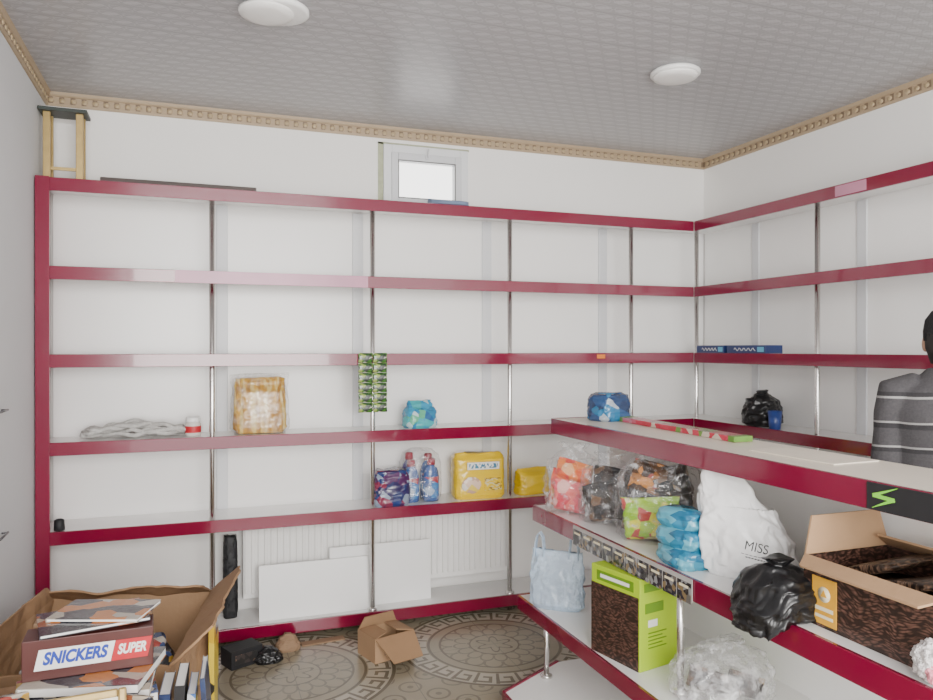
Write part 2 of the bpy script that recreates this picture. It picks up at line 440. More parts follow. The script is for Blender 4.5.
MB().box(-ww/2+.081, ww/2-.081, -.033, -.028, .067, .073).box(-ww/2+.081, ww/2-.081, -.033, -.028, wh-.093, wh-.087).box(-ww/2+.082, -ww/2+.088, -.033, -.028, .073, wh-.093).box(ww/2-.088, ww/2-.082, -.033, -.028, .073, wh-.093).build('gasket', mk('gasket_grey', (.16, .16, .16), .6), win)
MB().box(-.012, .012, -.042, -.032, wh-.075, wh-.055).tube([(0, -.045, wh-.065), (0, -.05, wh-.065), (0, -.052, wh-.02)], .005).build('window_handle', M['rail'], win)
MB().box(-ww/2-.03, -ww/2, -.006, .0, 0, wh+.01).box(-ww/2-.03, ww/2+.01, -.006, 0, wh, wh+.012).build('sealant', mk('green_sealant', (.40, .42, .29), .8, var=.3, scale=30), win)
# ceiling lights
def cl(u, v, label, off):
    p = at_z(u, v, ZC)
    t = thing('ceiling_light', label, 'ceiling light', (p.x, p.y, ZC), 0)
    MB().lathe([(.10, 0), (.112, -.008), (.112, -.02), (.10, -.026)], 40).build('housing', M['white_pl'], t)
    MB().lathe([(.102, -.024), (.098, -.034), (.07, -.042), (.02, -.045)], 40, 0, Matrix.Translation((off, 0, 0))).build('diffuser', mk('diffuser', (.85, .84, .82), .4), t)
cl(279, 8, 'round white ceiling light with its cover slipped sideways, above the left shelves', -.045)
cl(675, 71, 'flat round white ceiling light near the corner, with its cover in place', 0)
# rods on the left wall
for u, v, lab in ((4, 411, 'thin dark metal rod on the left wall, upper of the two'), (4, 536, 'thin dark metal rod on the left wall, lower of the two')):
    yy = y_at(u, XL+.02); z = CH-(v-348)/F*(yy/ray(u).y)
    MBr = MB().tube([(0, -.06, 0), (0, .06, 0)], .0045, 10).tube([(-.0195, -.05, 0), (0, -.05, 0)], .0035, 8).tube([(-.0195, .05, 0), (0, .05, 0)], .0035, 8)
    tag(MBr.build('metal_rod', mk('rod_grey', (.16, .16, .17), .4, .7), None, (XL+.02, yy, z)), lab, 'rod', 'rods on the left wall')

# ------------------------------------------------------------------ wall shelving
ZS = [2.26, 1.85, 1.44, 1.03, .615, .065]
YS = 3.93; XS = 2.95
top = lambda k: ZS[k]+.026
bs = thing('wall_shelving', 'long white shelving with crimson edges and chrome poles along the window wall', 'shelving', (0, YB, 0))
def lo(o): o.location = (o.location[0], o.location[1]-YB, o.location[2]); return o
for k, z in enumerate(ZS):
    b = MB().box(-.66, 3.24, YS, 4.205, z+.006, z+.026).build('shelf', M['panel'], bs); lo(b)
    l = MB().box(-.625, XS-.015, YS-.015, YS, z-.031, z+.031).build('front_lip', M['red'], b, bevel=.002)
lo(MB().box(-.685, -.625, YS-.015, YS, 0, 2.295).box(-.685, -.667, YS, 4.22, 0, 2.295).build('end_panel', M['red'], bs, bevel=.002))
xp = [x_at(u, 3.965) for u in (212, 372, 509, 630)]
for x in xp+[2.985]:
    m = MB().tube([(x, 3.955, 0), (x, 3.955, 2.26)], .0135, 14)
    m.lathe([(.026, 0), (.026, .012), (.016, .02)], 18, 0, Matrix.Translation((x, 3.955, .091)))
    lo(m.build('pole', M['chrome'], bs))
xr = [x_at(u, 4.2) for u in (222, 358, 487, 603)]
xe = [-.66]+xr+[3.24]
for a, b in zip(xe, xe[1:]):
    lo(MB().box(a+.003, b-.003, 4.212, 4.226, .60, 2.285).build('back_panel', M['panel'], bs))
for x in xr:
    lo(MB().box(x-.03, x+.03, 4.200, 4.213, .64, 2.26).build('rail', M['rail'], bs, bevel=.003))
lo(MB().box(x_at(175, 3.914), x_at(368, 3.914), 3.9125, 3.9148, 1.85-.03, 1.85+.03).build('lip_film', M['film'], bs))
lo(MB().box(x_at(597, 3.914), x_at(605, 3.914), 3.9115, 3.9148, 1.438, 1.462).build('price_sticker', M['orange'], bs))
rs = thing('wall_shelving', 'white shelving with crimson edges on the right wall, behind the person', 'shelving', (XR, 2.2, 0))
def lr(o): o.location = (-XR, -2.2, 0); return o
for k, z in enumerate(ZS):
    b = lr(MB().box(XS, 3.225, .5, YS-.002, z+.006, z+.026).build('shelf', M['panel'], rs))
    MB().box(XS-.015, XS, .5, YS-.017, z-.031, z+.031).build('front_lip', M['red'], b, bevel=.002)
for y in (y_at(817, 2.97), 1.95, .8):
    m = MB().tube([(2.972, y, 0), (2.972, y, 2.26)], .0135, 14)
    m.lathe([(.026, 0), (.026, .012), (.016, .02)], 18, 0, Matrix.Translation((2.972, y, .091)))
    lr(m.build('pole', M['chrome'], rs))
yr = [y_at(752, 3.2), y_at(858, 3.2), 2.1, 1.2]
ye = [4.2]+yr+[.5]
for a, b in zip(ye, ye[1:]):
    lr(MB().box(3.232, 3.246, b+.003, a-.003, .60, 2.285).build('back_panel', M['panel'], rs))
for y in yr: lr(MB().box(3.222, 3.233, y-.03, y+.03, .64, 2.26).build('rail', M['rail'], rs, bevel=.003))
lr(MB().box(2.9328, 2.9348, y_at(866, 2.934), y_at(835, 2.934), 2.235, 2.285).build('lip_film', M['film'], rs))

# ------------------------------------------------------------------ display shelving (gondola)
G0, G1 = .45, 3.14
XB = 1.885
gs = thing('display_shelving', 'low crimson and white stepped display shelving crossing the right foreground', 'shelving', (1.6, 1.9, 0))
def lg(o): o.location = (-1.6, -1.9, 0); return o
GZ = {'t': (1.574, 1.174, .07), 'm': (1.48, .777, .07), 'b': (1.405, .37, .06)}
for k, (x, z, h) in GZ.items():
    b = lg(MB().box(x, XB-.014 if k != 't' else XB, G0, G1, z-.024, z-.002).build('shelf', M['topboard'] if k == 't' else M['panel'], gs))
    MB().box(x-.014, x, G0, G1, z-h, z).box(x, XB-.014, G1, G1+.014, z-h, z).build('front_lip', M['red'], b, bevel=.002)
poly = [(1.21, 2.86), (1.56, 3.06), (1.87, 3.06), (1.87, G0), (1.21, G0)]
b = lg(MB().prism([(x, y) for x, y in poly], .0, .072).build('shelf', M['panel'], gs))
e = MB()
for (p, q) in ((poly[4], poly[0]), (poly[0], poly[1])):
    p, q = Vector(p), Vector(q); d = (q-p).normalized(); n = Vector((-d.y, d.x))*.012
    e.prism([tuple(p), tuple(q), tuple(q+n), tuple(p+n)], 0, .078)
e.build('front_lip', M['red'], b)
lg(MB().box(XB-.014, XB, G0, G1, .072, 1.15).build('back_panel', M['panel'], gs))
for y in (2.94, 2.07, 1.1):
    for z0, z1, x in ((.072, .348, 1.44), (.368, .755, 1.50)):
        if z0 > .3 and y > 2.9: continue
        m = MB().tube([(x, y, z0), (x, y, z1)], .012, 14)
        m.lathe([(.026, 0), (.026, .008), (.014, .016)], 18, 0, Matrix.Translation((x, y, z0)))
        lg(m.build('pole', M['chrome'], gs))
# black panel with lime zigzag on the top lip
yA, yB2 = y_at(868, 1.56), y_at(990, 1.56)
st = lg(MB().box(1.5565, 1.5598, yB2, yA, 1.106, 1.172).build('lip_panel', M['blackm'], gs))
st['label'] = 'black strip with a lime zigzag mark'
z_ = MB()
zig = [(.078, .062), (.014, .036), (.070, .033), (.012, .006)]
for k, ((a, b_), (c, d)) in enumerate(zip(zig, zig[1:])):
    p, q = Vector((yA-.006-a, 1.106+b_)), Vector((yA-.006-c, 1.106+d)); t_ = (q-p).normalized(); n = Vector((-t_.y, t_.x))*.0046
    p -= t_*.002; q += t_*.002
    n0 = n*.15 if k == 0 else n; n1 = n*.12 if k == 2 else n
    xo = .0001*k
    vs = [(xx, *(pp)) for xx in (1.5552-xo, 1.5564) for pp in (p-n0, q-n1, q+n1, p+n0)]
    z_.add(vs, [(0, 1, 2, 3), (7, 6, 5, 4), (0, 4, 5, 1), (1, 5, 6, 2), (2, 6, 7, 3), (3, 7, 4, 0)])
z_.build('zigzag_mark', M['limeneon'], st)
# card strip on the middle lip
tsm = patch('card_print', [(.01, .01, .012), (.02, .02, .03), (.20, .14, .07), (.25, .25, .25), (.12, .11, .10), (.03, .025, .025)], 55, .25)
y0, y1 = y_at(573, 1.46), y_at(692, 1.46)
ts = thing('card_strip', 'row of small silver and dark cards taped along the middle crimson edge', 'cards', (1.462, (y0+y1)/2, .71))
n = 10; pit = (y1-y0)/n
MB().box(-.0012, .0018, -abs(y0-y1)/2, abs(y0-y1)/2, -.004, .066).build('strip', mk('strip_silver', (.42, .40, .38), .3), ts)
for i in range(n):
    yy = y0+pit*(i+.5)-(y0+y1)/2
    c = MB().box(-.0035, -.0012, -abs(pit)*.45, abs(pit)*.45, -.012, .052, 0, Matrix.Translation((0, yy, 0)))
    cc = c.build('card', tsm, ts)
    MB().box(-.0045, -.0036, yy-abs(pit)*.3, yy+abs(pit)*.3, .034, .042).build('price_label', M['pale'], cc)

# ------------------------------------------------------------------ things on the wall shelves
def one(mb, name, mats, label, cat, loc, rotz=0, group=None, bevel=0):
    return tag(mb.build(name, mats, None, loc, rotz, bevel), label, cat, group)
xs = x_at(64, 4.03)
t = thing('metal_stand', 'small gold metal stand with dark flat top on the highest shelf corner', 'stand', (xs, 4.06, top(0)))
MB().box(-.105, .105, -.07, .07, .335, .352).build('stand_top', M['darkgreen'], t, bevel=.003)
for sx in (-1, 1):
    MB().box(sx*.07-.016, sx*.07+.016, -.05, -.03, .014, .335).box(sx*.07-.016, sx*.07+.016, .03, .05, .014, .335).build('leg', M['gold'], t, bevel=.003)
MB().box(-.085, .085, -.055, .055, 0, .014).box(-.054, .054, -.045, -.035, .06, .075).build('stand_base', M['gold'], t)
one(MB().box(-.365, .365, -.02, .02, 0, .042), 'dark_rail', mk('dark_brown_rail', (.05, .03, .025), .5), 'long dark rail lying on the top shelf beside the gold stand', 'rail', ((x_at(108, 4.05)+x_at(250, 4.05))/2, 4.03, top(0)), bevel=.004)
one(pouch_mb(.23, .12, .045, 3, n=4), 'folded_sheet', mk('blue_grey_sheet', (.16, .21, .32), .5, var=.3), 'folded blue-grey sheet on the top shelf below the window', 'sheet', (x_at(448, 4.0), 4.0, top(0)))
xa, xb = x_at(358, 3.905), x_at(387, 3.905)
t = thing('sachet_strip', 'hanging strip of green and black sachets over the third shelf edge', 'sachets', ((xa+xb)/2, 3.905, 1.16))
sm = patch('sachet_print', [(.05, .16, .02), (.02, .03, .02), (.28, .36, .08), (.02, .05, .02), (.5, .5, .42), (.03, .09, .02)], 55, .2, (1, 1, 1.4))
rows = 6; hh = .315/rows
for i in range(rows):
    for j in range(2):
        a = pouch_mb((xb-xa)/2-.002, .012, hh-.002, i*2+j, .1, nz=14, nt=20)
        a.build('sachet', sm, t, ((j-.5)*(xb-xa)/2, -.004, i*hh))
def cloth():
    random.seed(5); m = MB()
    for k in range(9):
        pts = []; a0 = random.uniform(0, 6)
        for i in range(26):
            q = i/25; pts.append(((q-.5)*.46+.02*math.sin(a0+q*9), .05*math.sin(a0*2+q*8+k)+random.uniform(-.004, .004), .014+.007*k*(1-abs(q-.5)*1.2)+.012*math.sin(a0+q*13)**2))
        m.tube(pts, .011, 8)
    return m
one(cloth(), 'rope_bundle', mk('rope_cotton', (.50, .49, .47), .9, var=.3, scale=60, bmp=.6, bscale=90), 'loose bundle of off-white rope lying on the fourth shelf', 'rope', (x_at(137, 4.06), 4.07, top(3)-.0005))
t = thing('glass_jar', 'small jar with pale lid and red label beside the rope bundle', 'jar', (x_at(193, 4.03), 4.04, top(3)))
MB().lathe([(.034, 0), (.038, .006), (.038, .06), (.031, .07), (.031, .074)], 24).build('jar_body', mk('jar_fill', (.66, .63, .58), .25), t)
MB().lathe([(.034, .072), (.035, .075), (.035, .092), (.032, .095)], 24).build('lid', M['white_pl'], t)
MB().lathe([(.0386, .018), (.0388, .019), (.0388, .05), (.0386, .051)], 24).build('jar_label', M['redink'], t)
x = x_at(260, 4.05)
one(bag_mb(.30, .17, .31, 11, [(0, .86), (.1, 1), (.5, .95), (.75, .93), (.9, .97), (1, 1)], [(0, .8), (.1, 1), (.4, .9), (.7, .8), (.85, .4), (1, .06)], .08), 'clear_bag', M['clear_g'], 'wide clear plastic bag holding a golden packet on the fourth shelf', 'bag', (x, 4.06, top(3)))
gp = patch('gold_packet', [(.50, .25, .012), (.60, .33, .02), (.64, .42, .07), (.38, .18, .012), (.56, .30, .02), (.68, .50, .16)], 34, .25, (2.2, 1, .22))
one(bag_mb(.26, .12, .285, 20, [(0, .9), (.1, 1), (.8, .96), (1, .94)], [(0, .85), (.3, 1), (.7, .85), (.9, .3), (1, .08)], .13, 2.6, n=3.6), 'packet', gp, 'wide crinkled golden packet inside the clear bag on the fourth shelf', 'packet', (x, 4.06, top(3)+.003))
bp = patch('blue_pack', [(.02, .20, .38), (.03, .30, .50), (.05, .38, .42), (.10, .42, .25), (.02, .12, .30), (.45, .6, .62)], 20, .2)
one(bag_mb(.185, .13, .15, 31, [(0, .9), (.1, 1), (.6, .95), (.85, .8), (1, .75)], [(0, .9), (.1, 1), (.6, .9), (.85, .4), (1, .1)], .12, n=4), 'blue_packet', bp, 'shiny blue and green packet on the fourth shelf right of the hanging sachets', 'packet', (x_at(420, 4.03), 4.04, top(3)), .2)
pp = patch('purple_pack', [(.03, .02, .09), (.08, .02, .09), (.02, .04, .16), (.22, .03, .07), (.02, .03, .12), (.25, .3, .4)], 24, .2)
one(bag_mb(.20, .15, .19, 41, [(0, .92), (.1, 1), (.8, .96), (1, .8)], None, .12, n=4.5), 'dark_packet', pp, 'dark navy and purple wrapped pack on the fifth shelf, left of the blue bottles', 'pack', (x_at(390, 4.02), 4.015, top(4)))
dp = patch('blue_label', [(.02, .10, .36), (.03, .20, .50), (.02, .08, .28), (.35, .45, .6), (.02, .16, .42), (.40, .03, .05)], 26, .2)
bbs = (mk('bottle_blue', (.015, .08, .30), .2, var=.15, coat=.4), mk('bottle_violet', (.04, .03, .20), .2, var=.15, coat=.4)); rc = mk('cap_dark_red', (.30, .012, .035), .35, var=.1)
def bottle(name, label, loc, rz, h, group, bb):
    t = thing(name, label, 'bottle', loc, rz, group)
    s_ = h/.25
    rs_ = [(0, 0, 0, .040, .026), (0, 0, .006, .045, .03), (0, 0, .07*s_, .046, .031), (0, 0, .11*s_, .043, .029), (0, 0, .15*s_, .045, .03), (0, 0, .19*s_, .036, .024), (0, 0, .208*s_, .020, .017), (0, 0, .214*s_, .018, .016)]
    MB().rings(rs_, 24).build('bottle_body', bb, t)
    MB().rings([(0, 0, .022*s_, .0465, .0315), (0, 0, .025*s_, .0472, .0322), (0, 0, .14*s_, .0462, .0315), (0, 0, .143*s_, .045, .0305)], 24).build('bottle_label', dp, t)
    MB().lathe([(.021, .212*s_), (.023, .214*s_), (.022, .246*s_), (.018, .25*s_)], 20).build('cap', rc, t)
    return t
for u, dy, h_, k, lab in ((409, .085, .265, 1, 'violet bottle with red cap at the back left of the bagged bottles'), (411, -.005, .235, 0, 'blue bottle with red cap at the front left of the bagged bottles'), (428, .085, .255, 0, 'blue bottle with red cap at the back right of the bagged bottles'), (431, -.005, .24, 0, 'blue bottle with red cap nearest the yellow pack')):
    bottle('bottle', lab, (x_at(u, 4.04+dy), 4.04+dy, top(4)), 0, h_, 'bagged bottles on the fifth shelf', bbs[k])
one(bag_mb(.225, .20, .285, 61, [(0, .9), (.1, 1), (.7, .97), (.9, .85), (1, .6)], [(0, .9), (.1, 1), (.7, .95), (.9, .8), (1, .5)], .10, 2.4, n=3.6), 'clear_bag', M['clear_g'], 'clear wrap around the blue bottles left of the yellow pack', 'bag', (x_at(420, 4.08), 4.085, top(4)))
x = x_at(478, 4.04)
t = thing('yellow_pack', 'large yellow soft pack with white panel on the fifth shelf', 'pack', (x, 4.05, top(4)), R(-4))
yw = bag_mb(.295, .15, .255, 51, [(0, .93), (.08, 1), (.9, 1), (1, .9)], [(0, .9), (.1, 1), (.85, .95), (1, .5)], .05, n=5).build('wrapper', M['yellow'], t)
MB().box(-.085, .105, -.088, -.076, .170, .212).build('white_panel', M['white'], t, bevel=.002)
MB().box(-.075, .095, -.0886, -.0876, .178, .204).build('panel_print', patch('panel_print', [(.02, .14, .26), (.78, .77, .72), (.05, .2, .3), (.78, .77, .72)], 95, .4, (1, 1, .55), bmp=0), t)
MB().ell((-.055, -.072, .08), (.06, .008, .05), 16, 8).build('printed_picture', patch('picture_print', [(.75, .55, .42), (.75, .70, .62), (.55, .35, .25), (.8, .6, .1)], 24, .3), t)
MB().box(.02, .12, -.0865, -.0745, .05, .12).build('printed_text', patch('yellow_text', [(.80, .54, .01), (.7, .62, .35), (.80, .54, .01), (.35, .2, .02)], 70, .35, (1, 1, 2.2), bmp=0), t)
one(pouch_mb(.22, .13, .15, 55, .14, flat=True), 'yellow_packet', M['yellow'], 'smaller yellow packet at the end of the fifth shelf behind the display shelving', 'packet', (x_at(533, 4.03), 4.05, top(4)), .25)
one(MB().lathe([(.02, 0), (.024, .004), (.022, .05), (.012, .055)], 16), 'small_cup', M['blackm'], 'tiny dark cup at the left end of the fifth shelf', 'cup', (x_at(59, 3.97), 3.97, top(4)))
for i, (ua, ub, lab) in enumerate(((699, 727, 'flat dark blue box on the right wall shelf nearest the corner'), (729, 769, 'flat dark blue box on the right wall shelf, second from the corner'))):
    ya, yb = y_at(ua, 2.99), y_at(ub, 2.99)
    t = thing('flat_box', lab, 'box', (3.03, (ya+yb)/2, top(2)), 0, 'flat blue boxes on the right wall shelf')
    L = abs(ya-yb)-.01
    MB().box(-.06, .06, -L/2, L/2, 0, .05).build('carton', M['navy'], t, bevel=.002)
    sc = MB()
    sc.tube([(-.0608, L*.30-L*.55*q/20, .026+.009*math.sin(q*1.5)) for q in range(21)], .002, 6)
    sc.build('script_mark', M['white'], t)
    MB().box(-.0612, -.0602, -L*.46, -L*.30, .012, .04).build('blue_mark', M['skyblue'], t)
p = (3.07, y_at(755, 3.0)+.02, top(3))
one(bag_mb(.25, .20, .20, 61, [(0, .8), (.1, 1), (.4, 1), (.7, .85), (.86, .45), (.93, .25), (1, .3)], None, .2, n=2.4), 'black_bag', M['black'], 'small knotted black bag on the right wall shelf beside the blue cup', 'bag', p, .6)
one(MB().lathe([(.028, 0), (.03, .003), (.037, .1), (.034, .1), (.028, .01)], 24), 'blue_cup', mk('deep_blue', (.02, .05, .22), .3), 'dark blue cup beside the black bag on the right wall shelf', 'cup', (2.985, y_at(775, 2.985)-.0, top(3)))

# ------------------------------------------------------------------ radiator, boards behind bottom shelf
t = thing('radiator', 'white ribbed panel radiator on the wall under the fifth shelf', 'radiator', (1.0, YB, .17))
x0, x1 = .25-1, 1.78-1
m = MB(); nr = 46
for i in range(nr):
    a = x0+(x1-x0)*i/nr; wd = (x1-x0)/nr
    m.box(a+wd*.12, a+wd*.78, -.115, -.10, .03, .37)
m.box(x0, x1, -.102, -.09, 0, .40).build('radiator_panel', M['rad'], t, bevel=.003)
MB().box(x0-.004, x1+.004, -.115, -.03, .395, .41).box(x0-.004, x0, -.115, -.03, .0, .40).box(x1, x1+.004, -.115, -.03, 0, .40).build('casing', M['rad'], t)
MB().box(x0+.2, x0+.23, -.09, -.001, .1, .3).box(x1-.23, x1-.2, -.09, -.001, .1, .3).build('bracket', M['rad'], t)
def leanboard(u0, u1, y, h, tilt, label):
    a, b = x_at(u0, y), x_at(u1, y)
    o = one(MB().box(-(b-a)/2, (b-a)/2, 0, .012, 0, h), 'loose_board', M['white_pl'], label, 'board', ((a+b)/2, y, top(5)), bevel=.002)
    o.rotation_euler = (R(-tilt), 0, 0); return o
leanboard(259, 370, 3.985, .28, 8, 'white board leaning on the bottom shelf, left and lower of the two')
leanboard(330, 431, 4.035, .33, 4, 'white board leaning on the bottom shelf, right and taller of the two')
x = x_at(233, 4.03)
one(bag_mb(.075, .10, .42, 72, [(0, .9), (.1, 1), (.6, .95), (.9, .9), (1, .8)], None, .12, n=3.6), 'black_bag', M['blackm'], 'narrow black bag standing on the bottom shelf left of the radiator', 'bag', (x-.01, 4.13, top(5)))

# ------------------------------------------------------------------ floor things
p = at_z(386, 650, 0)
t = carton('cardboard_box', 'small open cardboard box on the tiled floor before the bottom shelf', 'box', (p.x-.01, 3.60, 0), R(17), .22, .17, .115, M['card'], M['card_in'], {'F': (122, .15), 'B': (-15, .06), 'L': (-82, .08), 'R': (-82, .08)})
MB().box(-.06, .02, -.0875, -.0855, .03, .06).box(.035, .07, -.0875, -.0855, .03, .06).build('print_mark', M['card_d'], t)
t = thing('black_box', 'small black carton lying on the floor beside the large cardboard box', 'box', (.215, 3.72, 0), R(24))
MB().box(-.08, .08, -.055, .055, 0, .085).build('carton', M['blackm'], t, bevel=.003)
MB().box(-.06, .05, -.0562, -.0552, .02, .065).build('printed_panel', patch('dark_print', [(.05, .04, .04), (.2, .12, .08), (.02, .02, .02)], 40), t)
one(bag_mb(.13, .10, .07, 76, [(0, .9), (.2, 1), (.7, .7), (1, .3)], None, .25), 'plastic_scrap', M['black'], 'crumpled black scrap on the floor right of the black carton', 'scrap', (.335, 3.70, 0))
one(bag_mb(.12, .09, .08, 75, [(0, .9), (.2, 1), (.7, .7), (1, .3)], None, .2), 'paper_scrap', M['card_d'], 'crumpled brown paper scrap on the floor beside the black carton', 'paper', (.44, 3.81, 0))
o = one(MB().box(-.11, .11, -.025, .025, 0, .006), 'cardboard_strip', M['card_d'], 'flat dark cardboard strip on the floor below the leaning boards', 'cardboard', (.62, 3.85, 0), R(5))

# big cardboard box
big = carton('cardboard_box', 'large open cardboard box with raised flaps against the left wall', 'box', (-.30, 2.95, 0), R(-10.5), .62, .74, .50, M['card'], M['card_in'], {'R': (48, .16), 'B': (-62, .12), 'L': (2, .06), 'F': (-150, .10)}, .008)
dent(big, .06)
hz = .545
t = carton('cardboard_box', 'cardboard box in the near left corner under the heap of cartons', 'box', (-.385, 2.17, 0), 0, .54, .50, hz, M['card'], M['card_in'], {'F': (-89.5, .24), 'B': (-89.5, .24)})
MB().box(-.263, .263, -.243, .243, .48, .53).build('filling', M['card_d'], t)
hz += .007
mg = [patch('magazine_%d' % i, pal, sc_, .25, (1, 1.4, 1)) for i, (pal, sc_) in enumerate((
    ([(.04, .04, .05), (.25, .08, .03), (.03, .03, .04), (.4, .33, .25), (.02, .02, .03)], 16),
    ([(.02, .02, .03), (.45, .16, .04), (.05, .05, .06), (.03, .03, .04), (.4, .36, .3)], 16),
    ([(.5, .48, .45), (.25, .2, .16), (.6, .58, .55), (.1, .1, .1)], 12),
    ([(.03, .03, .035), (.3, .05, .04), (.05, .08, .2), (.45, .4, .34), (.5, .3, .05)], 20)))]
def booklet(name, label, loc, rz, w_, d_, h_, mat, cat='magazine', tilt=(0, 0), group=None):
    t = thing(name, label, cat, loc, rz, group); t.rotation_euler = (tilt[0], tilt[1], rz)
    MB().box(-w_/2+.003, w_/2-.002, -d_/2+.002, d_/2-.002, .002, h_-.002).build('pages', M['white'], t)
    MB().box(-w_/2, w_/2, -d_/2, d_/2, h_-.002, h_).box(-w_/2, w_/2, -d_/2, d_/2, 0, .002).box(-w_/2, -w_/2+.003, -d_/2, d_/2, .002, h_-.002).build('cover', mat, t)
    return t
sx = -.265
zc = hz+.0765
t = thing('candy_carton', 'maroon candy carton with a white and red name strip, standing on the heap', 'carton', (sx, 2.28, zc), R(2))
MB().box(-.158, .158, -.05, .05, 0, .106).build('carton', M['maroon'], t, bevel=.002)
def para(x0, x1, z0, z1, sh, y0, y1):
    return MB().add([(x0, y0, z0), (x1, y0, z0), (x1+sh, y0, z1), (x0+sh, y0, z1), (x0, y1, z0), (x1, y1, z0), (x1+sh, y1, z1), (x0+sh, y1, z1)],
                    [(0, 1, 2, 3), (7, 6, 5, 4), (0, 4, 5, 1), (1, 5, 6, 2), (2, 6, 7, 3), (3, 7, 4, 0)])
para(-.130, .052, .026, .080, .012, -.0512, -.0502).build('name_panel', M['white'], t)
para(.053, .144, .026, .080, .012, -.0512, -.0502).build('name_panel', M['redink'], t)
text('SNICKERS', .044, M['blueink'], t, X_front(-.034, -.0516, .054), shear=.28, sx=.78, bold=.045)
text('SUPER', .036, M['white'], t, X_front(.104, -.0516, .054), shear=.28, sx=.70, bold=.04)
for i in range(3):
    booklet('magazine', ('thick dark magazine under the maroon carton, lowest of three', 'pale magazine in the middle of the three under the maroon carton', 'dark magazine directly under the maroon carton')[i], (sx-.01+.012*i, 2.275, hz+.0255*i), R(8-11*i), .34-.02*i, .25, .025, mg[(3, 0, 1)[i]], group='magazines under the carton')
one(MB().box(-.15, .15, -.04, .04, 0, .112), 'plain_carton', M['card_d'], 'plain brown carton standing behind the maroon candy carton', 'carton', (sx, 2.385, zc), bevel=.002)
booklet('magazine', 'dark magazine with orange picture lying flat on the maroon carton', (sx+.0, 2.33, zc+.1125), R(12), .27, .19, .010, mg[0])
booklet('magazine', 'glossy dark magazine with pale figures, topmost of the heap', (sx+.03, 2.345, zc+.123), R(-20), .25, .16, .010, mg[1])
for i, (x, y, w_, d_, h_, rz, mt, lab) in enumerate((
    (-.47, 2.16, .15, .13, .07, 20, 3, 'dark printed packet lying at the left of the maroon candy carton'),
    (-.17, 2.10, .14, .10, .06, -25, 0, 'dark packet lying in front of the right end of the maroon candy carton'),
    (-.565, 2.30, .12, .13, .15, 10, 3, 'upright printed packet at the left edge beside the maroon candy carton'))):
    one(pouch_mb(w_, d_, h_, 310+i, .18, flat=True, n=3.6), 'packet', mg[mt], lab, 'packet', (x, y, hz), R(rz))
one(MB().box(-.10, .10, -.09, .09, 0, .46), 'inner_carton', mg[2], 'tall pale printed carton inside the large cardboard box', 'carton', (-.41, 2.80, .009), R(-10.5), bevel=.003)
one(bag_mb(.19, .15, .50, 303, [(0, .9), (.2, 1), (.8, .9), (1, .5)], None, .15), 'packet', mg[3], 'bulky dark packet standing in the large cardboard box behind the heap', 'packet', (-.14, 2.76, .009), R(-10.5))
t = thing('picture_frame', 'gold picture frame leaning in front of the maroon candy carton', 'picture frame', (sx-.01, 2.005, hz+.0), R(4))
t.rotation_euler = (R(-30), 0, R(4))
f = MB()
for a, b, c, d in ((-.12, -.10, 0, .11), (.10, .12, 0, .11), (-.10, .10, 0, .02), (-.10, .10, .09, .11)): f.box(a, b, 0, .018, c, d)
f.build('frame', M['gold'], t, bevel=.005)
MB().box(-.10, .10, .006, .012, .02, .09).build('picture', patch('cream_print', [(.65, .6, .45), (.7, .66, .55), (.55, .4, .15), (.7, .66, .55)], 30), t)
booklet('magazine', 'white leaflet lying beside the gold picture frame at the left edge', (-.54, 2.03, hz), R(10), .16, .12, .02, mg[2])
# books on a low carton right of the heap
t = carton('cardboard_box', 'small cardboard box carrying blue books, right of the heap', 'box', (.0, 2.33, 0), R(-4), .20, .26, .36, M['card_d'], M['card_in'], {'F': (-89.5, .12), 'B': (-89.5, .12)}, .005)
def upbook(label, x, y, h, th, d, lean, mat):
    t = thing('book', label, 'book', (x, y, .365), 0, 'blue books on the low carton'); t.rotation_euler = (0, R(lean), R(-4))
    MB().box(.002, th-.002, -d/2+.003, d/2-.003, .003, h-.003).build('pages', M['white'], t)
    MB().box(0, .002, -d/2, d/2, 0, h).box(th-.002, th, -d/2, d/2, 0, h).box(0.002, th-.002, -d/2, -d/2+.003, 0, h).build('cover', mat, t)
nv = patch('book_navy', [(.01, .02, .07), (.012, .03, .10), (.01, .02, .06), (.4, .42, .45)], 12)
bl = patch('book_blue', [(.02, .08, .28), (.03, .12, .35), (.5, .52, .55), (.02, .06, .2)], 12)
upbook('navy book standing on the low carton, leftmost of its row', -.095, 2.33, .17, .03, .16, 3, nv)
upbook('black book in the row of blue books, second from left', -.055, 2.33, .19, .028, .17, 3, M['blackm'])
upbook('pale blue and white book in the row, third from left', -.02, 2.33, .16, .022, .16, 3, bl)
upbook('thin navy book leaning at the right end of the row', .035, 2.33, .20, .014, .17, -4, nv)
t = thing('yellow_book', 'yellow and black book standing beside the large cardboard box', 'book', (.062, 3.05, 0), R(-10.5))
MB().box(0, .02, -.05, .05, 0, .48).build('cover', patch('yellow_cover', [(.75, .5, .02), (.8, .6, .05), (.03, .03, .03), (.7, .45, .02)], 8), t)

